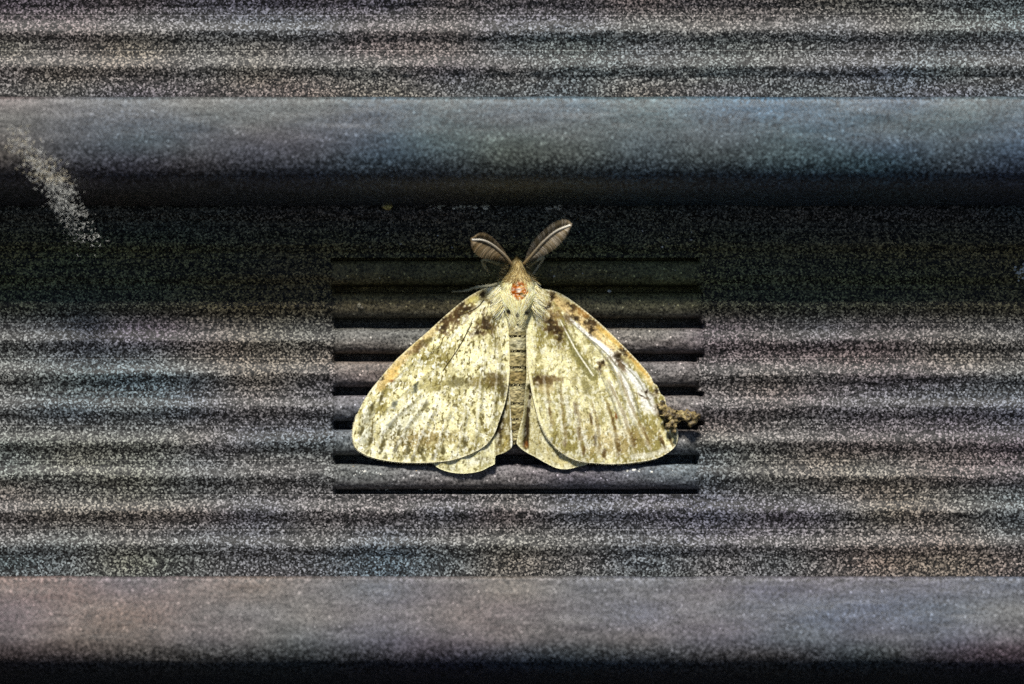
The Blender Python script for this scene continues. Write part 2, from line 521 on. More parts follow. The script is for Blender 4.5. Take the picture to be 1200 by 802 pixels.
def mottle(P, px, py, seed, cream_bias=0.0, root=(600, 330)):
    """scale colour: clouds, drawn out along the rays from the wing root"""
    dx, dy = px - root[0], py - root[1]
    r = np.hypot(dx, dy); th = np.arctan2(dx, dy)
    u = th * (45 + .75 * r)
    big = fbm(px / 34, py / 30, seed, 3); med = fbm(u / 6.5, r / 17, seed + 5, 3); iso = fbm(px / 7, py / 7, seed + 21, 3)
    t = np.clip((big * .45 + med * .35 + iso * .2 - .5 - cream_bias) * 5.4 + .30, 0, 1)
    P.c = CREAM * (1 - t[..., None]) + OLIVE * t[..., None]
    rx, ry = px * .8 + py * .6, py * .8 - px * .6
    f1 = .5 * fbm(u / 2.6, r / 5.5, seed + 9, 3) + .5 * fbm(rx / 2.8, ry / 3.0, seed + 11, 2)
    f2 = .55 * fbm(u / 2.2 + 40, r / 5, seed + 13, 3) + .45 * fbm(rx / 2.2 + 9, ry / 2.6, seed + 17, 2)
    P.fl = (f1, f2)

def flecks(P, wa, da):
    f1, f2 = P.fl
    P.mix(lin((255, 253, 232)), wa * sstep(.50, .62, f1))
    P.mix(lin((112, 98, 42)), da * sstep(.54, .66, f2))
    P.mix(lin((64, 54, 24)), da * .8 * sstep(.62, .70, f2))

def paint_left(px, py, O):
    P = Paint(px, py, 3)
    mottle(P, px, py, 70, -.01, (590, 335))
    P.blob(560, 415, 30, 20, CREAM, .8); P.blob(540, 490, 36, 40, CREAM, .35); P.blob(590, 400, 9, 34, CREAM, .6)
    P.blob(500, 455, 22, 30, CREAM, .45); P.blob(505, 420, 40, 18, OLIVE, .35, -40)
    P.blob(470, 500, 40, 20, GREY, .45, -50); P.blob(428, 505, 10, 34, GREY, .6, 12)
    P.blob(490, 515, 36, 13, lin((124, 100, 50)), .7, -5); P.blob(536, 515, 22, 11, lin((140, 124, 70)), .45)
    flecks(P, .8, .52)
    # orange costa
    P.stroke([(505, 390), (480, 411), (462, 430), (446, 452)], 6, 7, lin((226, 190, 122)), .55)
    P.stroke([(560, 343), (530, 366), (505, 389)], 4, 5, TAN, .7)
    P.blob(460, 438, 11, 7, lin((230, 192, 112)), .75, -45); P.blob(555, 352, 12, 5, lin((205, 190, 96)), .7, -30)
    # brown clouds
    P.blob(490, 408, 13, 6, BROWN, .8, -35); P.blob(500, 400, 9, 4, DKOL, .6, -35)
    P.blob(580, 445, 15, 9, lin((96, 80, 42)), .9); P.blob(556, 449, 12, 6, lin((128, 112, 62)), .6); P.blob(537, 448, 15, 9, DKOL, .7); P.blob(590, 458, 6, 10, DARK, .5)
    P.blob(505, 452, 20, 8, OLIVE, .6); P.blob(583, 405, 6, 7, lin((150, 138, 86)), .7)
    P.blob(487, 455, 3.5, 8, DGREY, .85, 20); P.blob(462, 475, 4.5, 6, DGREY, .8, 20); P.blob(456, 499, 6, 4, DGREY, .6)
    P.blob(447, 443, 4, 3, DARK, .9, -40); P.blob(459, 447, 3, 2, RUST, .7)
    P.blob(500, 475, 4, 7, DKOL, .5, 10)
    # dark spots near the base
    for q in [(565, 346, 3, 3.4, 0), (541, 357, 6, 4, 30), (537, 369, 5.5, 6, 20), (545, 364, 7, 3, -25), (519, 375, 7, 3.4, -20), (520, 384, 5, 5, 10),
              (568, 379, 5, 8, 15), (571, 385, 5, 4, 0), (559, 389, 6, 3.4, -50), (530, 377, 9, 4, -40)]:
        P.blob(q[0], q[1], q[2] * 1.9, q[3] * 1.9, BROWN, .5, q[4], 2.4)
        P.blob(q[0], q[1], q[2], q[3], DARK if q[2] < 8 else BROWN, .95 if q[2] < 8 else .5, q[4], 2.0)
    P.blob(572, 352, 7, 4, lin((120, 104, 60)), .6, 60)
    # dashes between the veins at the margin
    for x, y, l, w in [(424, 505, 16, 2.2), (434, 518, 15, 2.6), (448, 522, 17, 3), (464, 524, 18, 2.8), (478, 528, 14, 3.0), (494, 529, 14, 3), (468, 505, 14, 2.6), (520, 527, 12, 2.6), (545, 520, 12, 2.6), (436, 478, 14, 2), (447, 466, 14, 1.8)]:
        P.blob(x, y, w, l * .6, lin((82, 74, 40)), .9, 14, rag=1.6)
    for x, y in [(431, 530), (452, 536), (470, 538), (484, 538), (497, 538), (508, 536)]:
        P.blob(x, y, 2.6, 4, DKOL, .7, 5)
    # shaded intervals and pale veins
    for v in LV[2:]:
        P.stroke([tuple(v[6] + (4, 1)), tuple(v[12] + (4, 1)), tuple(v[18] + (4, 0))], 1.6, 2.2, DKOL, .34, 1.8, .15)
        P.stroke([tuple(v[4]), tuple(v[11]), tuple(v[19])], 1.2, 1.8, WHITE, .3, 1.8, .1)
    P.stroke([(553, 379), (538, 407), (519, 435)], .8, .7, DARK, .95, .6)
    P.stroke([(567, 352), (560, 360), (549, 366), (537, 371)], .9, .7, DARK, .85, .6)
    P.stroke([(578, 348), (574, 360)], .9, .8, DARK, .8, 1.2)
    P.stroke([(576, 366), (580, 392), (580, 420)], 1.0, .8, DKOL, .45, 1.6)
    P.stroke([(588, 352), (595, 380), (597, 412), (595, 450)], 2.6, 1.6, CREAM, .9)
    flecks(P, .05, .18)
    ed = edge_dist(px, py, O)
    P.mix(lin((236, 228, 190)), .75 * (1 - sstep(.8, 2.4, ed + 2.2 * P.ed)))
    P.rough[:] = .62
    return P.c, P.rough

def paint_right(px, py, O):
    P = Paint(px, py, 5)
    mottle(P, px, py, 110, -.10, (630, 335))
    P.blob(650, 425, 26, 18, CREAM, .85); P.blob(640, 480, 22, 30, CREAM, .5); P.blob(622, 400, 6, 50, CREAM, .9); P.blob(700, 480, 40, 40, CREAM, .35)
    P.blob(640, 365, 16, 20, TAN, .5)
    P.blob(725, 518, 46, 18, lin((176, 152, 100)), .55, -8); P.blob(690, 500, 20, 20, lin((190, 170, 120)), .4)
    flecks(P, .6, .28)
    # costa
    P.stroke([(648, 345), (690, 372), (730, 408), (764, 446)], 5, 6.5, lin((234, 208, 142)), .65)
    P.stroke([(700, 383), (730, 409), (760, 441)], 3.2, 2.4, lin((212, 168, 76)), .6)
    P.stroke([(650, 350), (690, 384), (716, 410)], 5, 6, lin((236, 204, 140)), .75)
    # highlights along the pleats, painted in as white streaks
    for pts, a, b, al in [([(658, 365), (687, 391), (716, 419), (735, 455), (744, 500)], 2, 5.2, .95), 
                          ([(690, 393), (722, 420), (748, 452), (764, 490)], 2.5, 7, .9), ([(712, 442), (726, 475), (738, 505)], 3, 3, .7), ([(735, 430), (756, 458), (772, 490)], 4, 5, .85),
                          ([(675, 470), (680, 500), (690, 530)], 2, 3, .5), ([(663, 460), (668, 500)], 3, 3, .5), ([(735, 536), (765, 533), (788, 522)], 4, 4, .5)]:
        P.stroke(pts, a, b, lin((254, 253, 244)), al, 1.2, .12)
    # grey shadows painted into the valleys between the pleats
    for pts in [[(668, 377), (700, 408), (722, 440), (734, 480)], [(680, 388), (712, 416), (738, 452), (752, 496)], [(726, 424), (748, 446), (764, 478)], [(704, 440), (718, 470), (728, 500)]]:
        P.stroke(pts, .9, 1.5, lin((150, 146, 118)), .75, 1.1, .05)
    # olive wedge in the cell
    P.stroke([(657, 377), (668, 400), (680, 420), (693, 440)], 3, 8, lin((118, 112, 62)), .8, 1.5)
    P.stroke([(656, 375), (664, 390), (676, 412), (695, 440)], 1.0, 1.1, lin((252, 248, 226)), .9, .7)
    P.blob(686, 452, 6, 14, lin((136, 128, 80)), .8, -15); P.blob(673, 448, 4, 10, lin((150, 138, 86)), .7)
    # brown clouds
    P.blob(636, 446, 16, 7.5, BROWN, .92); P.blob(628, 444, 6, 5, DARK, .5); P.blob(652, 445, 8, 5, lin((130, 108, 66)), .7); P.blob(640, 457, 12, 6, TAN, .6)
    P.blob(650, 372, 10, 12, lin((150, 118, 66)), .5, 30)
    for q in [(647.5, 348, 3, 4.4, 0), (642.5, 359.5, 5.5, 2.6, -30), (672, 360, 7, 3.4, 22), (674, 373, 5, 3.6, 20), (692, 377, 6.5, 5.5, 30), (693, 386, 2.5, 5, 0), (645, 379, 4.5, 7, 10), (646, 386, 4, 4, 0),
              (652, 386, 4, 3, 30), (656, 395, 3.4, 7, 0), (706, 425, 3.2, 3, 0), (703, 431, 2, 3.4, 0), (757, 460, 2.6, 2.6, 0), (731, 413, 6.5, 4, 45), (724, 419, 4.5, 3.4, 20), (752, 464, 4, 1, 25), (770, 458, 2.2, 4, 40)]:
        P.blob(q[0], q[1], q[2] * 1.9, q[3] * 1.9, BROWN, .5, q[4], 2.4)
        P.blob(q[0], q[1], q[2], q[3], DARK, .95, q[4], 2.0)
    P.blob(729, 430, 3.4, 8, BROWN, .8, -35); P.blob(682, 366, 12, 4, lin((170, 120, 52)), .6, 35); P.blob(665, 375, 5, 8, BROWN, .5, -40)
    # marginal dashes
    for x, y, l, w, r in [(742, 516, 20, 3.2, -10), (724, 524, 18, 3, -8), (758, 514, 18, 2.4, -16), (776, 517, 18, 2.4, -20), (698, 514, 17, 3, -5), (693, 492, 14, 2, -8), (678, 506, 14, 2.4, -4), (708, 530, 14, 2.8, -4), (674, 482, 16, 1.8, -6),
                          (718, 492, 22, 1.6, -14), (644, 482, 14, 1.6, -8), (786, 516, 14, 2, -20), (662, 520, 10, 2, -5), (684, 530, 12, 2, 0)]:
        P.blob(x, y, w, l * .62, lin((88, 66, 34)), .9, r, rag=1.7)
    P.blob(722, 488, 1.6, 5, RUST, .9, -14); P.blob(698, 515, 2, 9, DARK, .7, -4)
    # rubbed, dark crumbly patch at the tip
    P.blob(782, 492, 6, 17, DARK, .85, -24, 2.2); P.blob(772, 480, 5, 10, BROWN, .6, -30, 2.2)
    for v in RV[2:]:
        P.stroke([tuple(v[8]), tuple(v[13]), tuple(v[19])], 1.6, 2.8, lin((250, 246, 222)), .42, 1.6, .15)
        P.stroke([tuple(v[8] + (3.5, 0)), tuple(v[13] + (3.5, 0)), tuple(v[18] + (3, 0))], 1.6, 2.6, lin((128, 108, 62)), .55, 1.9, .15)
    # hair-fringed base near the body
    P.stroke([(627, 348), (621, 378), (619, 410), (622, 445), (632, 488), (645, 514)], 2.6, 1.6, CREAM, .9)
    flecks(P, .05, .08)
    ed = edge_dist(px, py, O)
    P.mix(lin((240, 232, 200)), .75 * (1 - sstep(.8, 2.4, ed + 2.2 * P.ed)))
    P.rough[:] = .42
    return P.c, P.rough

# ---- hindwings, tucked under
def hHL(px, py):
    h = h_base(px, py) - .42
    return np.maximum(h + .28 * (1 - sstep(577, 583, px)) - .10 + .10 * np.sin(px / 3.4) * sstep(500, 530, py) + .35 * sstep(595, 600, px), .12)
def hHR(px, py):
    h = h_base(px, py) - .45
    d, t = seg_dist(px, py, [(621, 455), (618, 490), (615.5, 522)])
    return np.maximum(h - .55 * np.exp(-(d / 3.) ** 2) + .30 * (1 - sstep(612, 617, px)) + .08 * np.sin(px / 3.) , .12)
OUT_HL = [(590, 400), (560, 420), (520, 470), (500, 520), (505, 540), (512, 547.5), (525, 553), (543, 555), (562, 552.5), (574, 547), (579.3, 544.2), (580, 543), (580.3, 536), (581.5, 533.8), (590, 531), (599, 525), (600.5, 520), (599.5, 500), (598, 470), (597, 445), (596, 420)]
OUT_HR = [(617, 400), (617, 438), (614.5, 465), (613.5, 482), (609, 501), (605.5, 517), (606, 521), (614, 528.5), (626, 535), (642, 544), (652, 548.5), (663, 550), (678, 547), (688, 544), (696, 530), (700, 500), (690, 460), (660, 420), (630, 400)]

def paint_hl(px, py, O):
    P = Paint(px, py, 8); mottle(P, px, py, 150, -.05)
    P.mix(lin((226, 222, 180)), .45 + 0 * px)
    P.blob(560, 540, 16, 5, WHITE, .5); P.blob(530, 548, 10, 3, DGREY, .4)
    for x in (522, 535, 549, 563, 574):
        P.blob(x, 545, 1.4, 8, OLIVE, .7, 4)
    m = sstep(578.5, 582, px)
    P.mix(lin((122, 108, 62)), .75 * m)
    P.blob(589, 480, 5, 30, DARK, .9, 6); P.blob(585, 505, 4, 20, DARK, .7); P.blob(592, 520, 4, 10, lin((190, 172, 96)), .7)
    P.stroke([(597.5, 455), (599, 490), (599.4, 524)], 1.2, 1.8, WHITE, .95, .4)
    P.stroke([(578.5, 515), (578.8, 544)], .9, .9, CREAM, .9, .4)
    flecks(P, .5, .45)
    ed = edge_dist(px, py, O); P.mix(lin((238, 234, 190)), .7 * (1 - sstep(1.2, 2.6, ed)) * (1 - .5 * m))
    return P.c, P.rough
def paint_hr(px, py, O):
    P = Paint(px, py, 9); mottle(P, px, py, 170, -.16)
    P.mix(lin((240, 232, 190)), .5 + 0 * px)
    P.blob(662, 542, 22, 6, lin((222, 206, 140)), .6)
    for x, y in ((632, 520), (642, 530), (655, 538), (668, 541)):
        P.blob(x, y, 1.3, 8, lin((176, 156, 90)), .6, -8)
    P.stroke([(622, 455), (618.5, 490), (616.5, 524)], 1.5, 3.6, DARK, .95, .7)  # shadow in the crease painted dark over the modelled trough
    P.blob(616, 521, 3, 4.5, RUST, .9)
    flecks(P, .45, .35)
    ed = edge_dist(px, py, O); P.mix(lin((242, 236, 196)), .8 * (1 - sstep(1.2, 2.6, ed)))
    return P.c, P.rough

build_wing('hindwing', OUT_HL, (562, 500), 560, 90, hHL, paint_hl, 'left hindwing with a dark folded inner edge', flat_back=True)
build_wing('hindwing', OUT_HR, (640, 490), 560, 90, hHR, paint_hr, 'right hindwing with a dark crease beside the body', flat_back=True)
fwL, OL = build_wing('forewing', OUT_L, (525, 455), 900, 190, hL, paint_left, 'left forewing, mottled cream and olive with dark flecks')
fwR, OR = build_wing('forewing', OUT_R, (675, 455), 900, 190, hR, paint_right, 'right forewing, glossier with painted white highlights on its pleats and an orange front edge')

# ---- scale fringe along the outer margins
def fringe(O, hfun, i0, i1, parent, ln=2.4):
    V, F, C = [], [], []
    c = O.mean(0)
    for i in range(i0, i1):
        p = O[i % len(O)]; q = O[(i + 1) % len(O)]
        t = q - p; nrm = np.array([t[1], -t[0]]); nrm /= np.linalg.norm(nrm) + 1e-9
        if np.dot(nrm, p - c) < 0: nrm = -nrm
        for k in range(2):
            a = p + t * rng.random(); l = ln * (.5 + rng.random() * .7); sk = (rng.random() - .5) * .8
            tdir = t / (np.linalg.norm(t) + 1e-9); w = .42
            b0, b1 = a - tdir * w - nrm * .8, a + tdir * w - nrm * .8; e = a + nrm * l + tdir * sk * l
            h0 = float(hfun(np.array([a[0]]), np.array([a[1]]))[0]) - .02
            n = len(V)
            V += [W(b0[0], b0[1], h0), W(b1[0], b1[1], h0), W(e[0], e[1], max(h0 - .08, .02))]
            F.append((n, n + 1, n + 2))
            cc = lin((232, 226, 190)) if rng.random() < .75 else lin((150, 138, 92))
            C += [cc, cc, cc]
    o = make_mesh('fringe', np.array(V), F, M_HAIR, parent, R0, np.array(C))
    o['kind'] = 'stuff'
    return o
fringe(OL, hL, 330, 600, fwL, 1.5)
fringe(OR, hR, 430, 680, fwR, 1.5)

# ---- body: head, thorax and abdomen in one skin
AX = [  # py, px centre, half width px, height of the back d mm, bottom d
    (299, 605.2, .6, 4.1, 3.5), (301, 605.3, 2.6, 4.5, 2.8), (305, 605.6, 5.6, 4.9, 2.2), (311, 606.2, 8.6, 5.2, 1.9), (318, 606.5, 10.5, 5.2, 1.6), (323, 606.5, 14, 5.2, 1.4),
    (329, 606.5, 18.5, 5.3, 1.0), (337, 606.8, 21, 5.4, .8), (347, 607, 22, 5.2, .6), (357, 606.8, 20, 5.0, .5), (367, 606.6, 16, 4.75, .4), (378, 606.4, 13, 4.4, .3), (388, 606.3, 11.5, 4.05, .2),
    (410, 606, 11.2, 3.55, .1), (431, 605.8, 11, 3.1, .1), (452, 605.8, 10.5, 2.6, .1), (474, 605.8, 10, 2.1, .1), (492, 605.6, 8.4, 1.8, .1), (508, 604.5, 6.2, 1.5, .1), (517, 603.5, 4, 1.15, .2), (521, 603, .8, .8, .5)]
AX = np.array(AX, float)
SEG = [394.5, 412, 431, 452, 473.5, 492, 506]
ny, na = 420, 84
ys = np.linspace(299, 521, ny)
cx, hw, top, bot = [np.interp(ys, AX[:, 0], AX[:, k]) for k in (1, 2, 3, 4)]
for arr in (hw, top):
    arr[:] = np.convolve(np.pad(arr, 6, mode='edge'), np.ones(13) / 13, 'valid')
groove = np.zeros(ny); ridge = np.zeros(ny)
for i, sgy in enumerate(SEG):
    groove += np.exp(-((ys - sgy) / .9) ** 2)
    ridge += np.clip(1 - (sgy - ys) / 18, 0, 1) * (ys < sgy) * (ys > (SEG[i - 1] if i else 380))
th = np.linspace(0, 2 * math.pi, na, endpoint=False)
ca, sa = np.cos(th), np.sin(th)
hh = (top - bot) / 2; mid = (top + bot) / 2
scl = (1 - .13 * groove + .045 * ridge)
BX = cx[:, None] + hw[:, None] * scl[:, None] * ca[None]
BD = mid[:, None] + hh[:, None] * scl[:, None] * sa[None]
BY = np.repeat(ys[:, None], na, 1)
BD = BD + (fbm(BX / 2.4, BY / 2.4, 30, 3) - .5) * .22 * (sa[None] > -.3)
P = Paint(BX, BY, 33)
m = fbm(BX / 5, BY / 5, 200, 3)
ct = np.clip((m - .5) * 3 + .45, 0, 1)[..., None]
P.c = lin((238, 230, 188)) * (1 - ct) + lin((176, 162, 108)) * ct
P.rough = np.full(BX.shape, .6)
ab = sstep(384, 394, BY)
P.mix(lin((140, 124, 76)), .6 * ab)
for i, (yy, cc) in enumerate(zip([403, 422, 442, 463, 483, 500], [(206, 202, 172), (172, 156, 108), (142, 120, 70), (186, 172, 128), (140, 124, 78), (92, 78, 44)])):
    P.blob(605.8, yy, 14, 9, lin(cc), .65, rag=.7)
    P.blob(602 + 5 * (i % 2), yy + 2, 3, 3, DKOL, .6)
for sgy in SEG:
    d = np.abs(BY - sgy + .7 * np.sin(BX / 2.))
    P.mix(lin((40, 32, 16)), .85 * (1 - sstep(.6, 1.6, d)) * (BY > 385))
    P.mix(CREAM, .5 * np.exp(-((BY - sgy - 3) / 1.4) ** 2))
P.blob(606.5, 312, 16, 15, lin((128, 106, 56)), .95); P.blob(606, 320, 11, 4, BROWN, .5)
P.blob(606.5, 360, 14, 12, lin((236, 230, 200)), .7)
for q in [(596, 366, 3.2, 3), (606.5, 371, 2.2, 1.8), (617.5, 367, 3, 2), (607, 381, 2.4, 1.4)]:
    P.blob(q[0], q[1], q[2], q[3], lin((26, 22, 14)), .95, rag=.6)
P.blob(608, 340, 14.5, 12.5, lin((194, 104, 16)), .97, rag=2.0)
P.blob(603.5, 339, 4.5, 7, lin((158, 72, 4)), .9, rag=2.0); P.blob(609, 333, 8, 3, lin((120, 60, 20)), .6)
q = np.hypot((BX - 608) / 11, (BY - 340) / 9.5)
P.rough = np.where(q < 1, .38, P.rough)
f1 = fbm(BX / 1.6, BY / 1.6, 210, 2)
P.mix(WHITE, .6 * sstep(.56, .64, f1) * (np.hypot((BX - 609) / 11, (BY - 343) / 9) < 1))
P.mix(WHITE, .8 * (1 - sstep(.5, 1.2, np.hypot((BX - 608.5) / 3.6, (BY - 340) / 3.2) + P.ed)))  # highlight on the bare thorax painted white, along with pale scales
BV = W(BX, BY, BD).reshape(-1, 3)
BF = grid_faces(ny, na)
wrap = np.stack([np.arange(ny - 1) * na + na - 1, np.arange(1, ny) * na + na - 1, np.arange(1, ny) * na, np.arange(ny - 1) * na], -1)
caps_a = [(0, a, a + 1, (a + 2)) for a in range(1, na - 2, 2)]
BF = np.vstack([BF, wrap])
body = make_mesh('body', BV, BF, M_BODY, moth, R0, P.c.reshape(-1, 3), {'rough': P.rough.ravel()})

# ---- eyes
def ball(name, px, py, d, r, mat, parent, sq=(1, 1, 1)):
    V, F = [], []
    n, k = 14, 10
    c = W(px, py, d)
    for i in range(k + 1):
        f = math.pi * i / k
        for j in range(n):
            t = 2 * math.pi * j / n
            V.append(c + np.array([math.sin(f) * math.cos(t) * sq[0], math.cos(f) * sq[1], math.sin(f) * math.sin(t) * sq[2]]) * r * MM)
    for i in range(k):
        for j in range(n):
            F.append((i * n + j, (i + 1) * n + j, (i + 1) * n + (j + 1) % n, i * n + (j + 1) % n))
    return make_mesh(name, np.array(V), F, mat, parent, R0)
for px in (599.4, 613.2):
    ball('eye', px, 311.5, 3.9, .36, M_EYE, moth)

# ---- fur on head and thorax
def ribbon_set(name, strands, parent, mat=M_HAIR, stuff=True):
    """strands: list of (points Nx3 metres, width m, colour, side vector) - flat tapered ribbons"""
    V, F, C = [], [], []
    for pts, w, col in strands:
        n = len(pts); o = len(V)
        for k in range(n):
            t = pts[min(k + 1, n - 1)] - pts[max(k - 1, 0)]
            side = np.cross(t, (0, -1, 0)); l = np.linalg.norm(side)
            side = side / l if l > 1e-12 else np.array([1., 0, 0])
            ww = w * (1 - .75 * (k / (n - 1)) ** 1.6)
            up = np.array([0, -1, 0]) * ww * .45
            V += [pts[k] - side * ww * .5, pts[k] + up, pts[k] + side * ww * .5]
            C += [col] * 3
        for k in range(n - 1):
            a = o + k * 3
            F += [(a, a + 3, a + 4, a + 1), (a + 1, a + 4, a + 5, a + 2)]
    ob = make_mesh(name, np.array(V), F, mat, parent, R0, np.array(C))
    if stuff: ob['kind'] = 'stuff'
    return ob

def body_surf(px, py):
    c = np.interp(py, ys, cx); w = np.interp(py, ys, hw); t = np.interp(py, ys, top); b = np.interp(py, ys, bot)
    u = np.clip((px - c) / w, -1, 1)
    return (t + b) / 2 + (t - b) / 2 * math.sqrt(max(0, 1 - u * u))

strands = []
HC = [(250, 238, 186), (238, 224, 162), (214, 198, 132), (253, 247, 214), (186, 168, 100), (244, 230, 168)]
def fur(x, y, ang, ln, wid, cols, lift=.3, curl=.25, dd=None):
    d0 = body_surf(x, y) if dd is None else dd
    pts = []
    for k in range(5):
        t = k / 4
        a = ang + curl * t * (rng.random() * .6 + .7)
        qx, qy = x + math.cos(a) * ln * t, y + math.sin(a) * ln * t
        dq = body_surf(qx, qy) if dd is None else d0
        pts.append((qx, qy, dq + lift * math.sin(t * 2.2) - .03))
    P3 = W(np.array([p[0] for p in pts]), np.array([p[1] for p in pts]), np.array([p[2] for p in pts]))
    if dd is None and any(math.hypot(p[0] - sx, p[1] - sy) < 2.6 for p in pts for sx, sy in ((596, 366), (606.5, 371), (617.5, 367))): return
    if min(math.hypot((p[0] - 608), (p[1] - 340) * 1.15) for p in pts) < 8.5 + 3.5 * rng.random(): return
    c = np.minimum(lin(cols[rng.integers(len(cols))]) * (1.0 + .4 * rng.random()), .95)
    strands.append((P3, wid * MM, c))
for i in range(4200):
    y = 326 + 46 * rng.random(); c = np.interp(y, ys, cx); w = np.interp(y, ys, hw)
    u = (rng.random() * 2 - 1) * .98
    x = c + w * u
    if np.hypot((x - 608) / 10.5, (y - 340) / 9) < .8 + .5 * rng.random(): continue
    ang = math.radians(90) + u * .1 + (rng.random() - .5) * .35
    if y < 336: ang = math.radians(90) - u * 1.1 + (rng.random() - .5) * .7
    if min(math.hypot(x - 596, y - 364), math.hypot(x - 606.5, y - 369), math.hypot(x - 617.5, y - 365)) < 4: continue
    fur(x, y, ang, 7 + 7 * rng.random(), .035 + .02 * rng.random(), HC, .07 + .06 * rng.random(), .2 * np.sign(u))
# tufts sweeping out over the wing bases
for i in range(420):
    sgn = -1 if rng.random() < .5 else 1
    y = 334 + 26 * rng.random(); x = 606.8 + sgn * (14 + 8 * rng.random())
    ang = math.radians(90) - sgn * (.25 + .45 * rng.random())
    fur(x, y, ang, 9 + 12 * rng.random(), .04, HC[:4] + [(200, 190, 150)], .16, -.3 * sgn, 3.5 + .5 * rng.random())
# ragged ruff behind the head, brownish
for i in range(1100):
    y = 304 + 24 * rng.random(); c = np.interp(y, ys, cx); w = np.interp(y, ys, hw); u = rng.random() * 2 - 1
    ang = math.radians(90) - u * 1.5 + (rng.random() - .5)
    fur(c + w * u, y, ang, 5 + 6 * rng.random(), .055, [(150, 126, 72), (112, 90, 46), (178, 156, 98), (90, 68, 34), (206, 190, 140)], .2)
for i in range(60):
    fur(602 + 7 * rng.random(), 305 + 4 * rng.random(), math.radians(-90) + (rng.random() - .5) * 1.4, 4 + 3 * rng.random(), .05, [(150, 130, 80), (110, 92, 50)], .15)
ribbon_set('thorax_fur', strands, moth)
# short hair fringing each abdomen ring
strands = []
for sgy in SEG:
    for i in range(24):
        c = np.interp(sgy, ys, cx); w = np.interp(sgy, ys, hw); u = rng.random() * 2 - 1
        fur(c + w * u * .97, sgy - 3 + 2 * rng.random(), math.radians(90) + (rng.random() - .5) * .5, 2.2 + 2 * rng.random(), .045, [(214, 204, 160), (184, 172, 124), (150, 136, 90)], .06)
ribbon_set('abdomen_fur', strands, moth)

# ---- tubes for legs and antenna shafts
def tube(pts, radii, n=8):
    P = np.asarray(pts, float); V, F = [], []
    for k in range(len(P)):
        t = P[min(k + 1, len(P) - 1)] - P[max(k - 1, 0)]; t /= np.linalg.norm(t) + 1e-15
        a = np.cross(t, (0, 1, 0)); la = np.linalg.norm(a)
        a = a / la if la > 1e-6 else np.array([1., 0, 0])
        b = np.cross(t, a)
        for j in range(n):
            f = 2 * math.pi * j / n
            V.append(P[k] + (a * math.cos(f) + b * math.sin(f)) * radii[k])
    for k in range(len(P) - 1):
        for j in range(n):
            F.append((k * n + j, k * n + (j + 1) % n, (k + 1) * n + (j + 1) % n, (k + 1) * n + j))
    F.append(tuple(range(n))[::-1]); F.append(tuple((len(P) - 1) * n + j for j in range(n)))
    return V, F

def leg(pts, radii, cols):
    S = spline([list(p) + [r] for p, r in zip(pts, radii)], 26)
    P3 = W(S[:, 0], S[:, 1], S[:, 2])
    rr = S[:, 3] * (1 + .18 * (rng.random(26) - .5))
    V, F = tube(P3, rr * MM, 8)
    cc = np.repeat(np.array([lin(cols[min(int(len(cols) * k / 26), len(cols) - 1)]) for k in range(26)]), 8, 0)
    o = make_mesh('leg', np.array(V), F, M_HAIR, moth, R0, cc)
    st = []
    for k in range(2, 24):
        for j in range(3):
            a = rng.random() * 6.28; q = P3[k]; dirv = (P3[min(k + 1, 25)] - P3[k]); dirv = dirv / (np.linalg.norm(dirv) + 1e-12)
            off = np.array([math.cos(a), -abs(math.sin(a)), math.sin(a)])
            pts3 = np.array([q + off * rr[k] * MM * .6, q + off * rr[k] * MM * 1.5 + dirv * .00012, q + off * rr[k] * MM * 1.9 + dirv * .00030])
            st.append((pts3, .00004, lin(cols[rng.integers(len(cols))])))
    ribbon_set('leg_hair', st, o)
    return o
leg([(598, 316, 2.6), (582, 309, 2.0), (566, 305, 1.4), (569, 314, .7), (574.5, 320.5, .12)], [.22, .2, .17, .2, .12], [(150, 132, 84), (190, 172, 118), (214, 198, 148), (226, 212, 166)])
leg([(613, 318, 2.6), (626, 308, 2.0), (637.5, 301, 1.5), (631, 312, 1.2), (621.5, 325, .5)], [.2, .18, .14, .13, .08], [(180, 160, 108), (228, 214, 170), (246, 238, 208)])
leg([(592, 332, 2.6), (575, 335, 2.2), (558, 337, 1.2), (546, 341, .6), (529, 342.5, .12)], [.26, .2, .16, .11, .08], [(224, 214, 172), (236, 228, 190), (216, 206, 164), (170, 158, 118)])

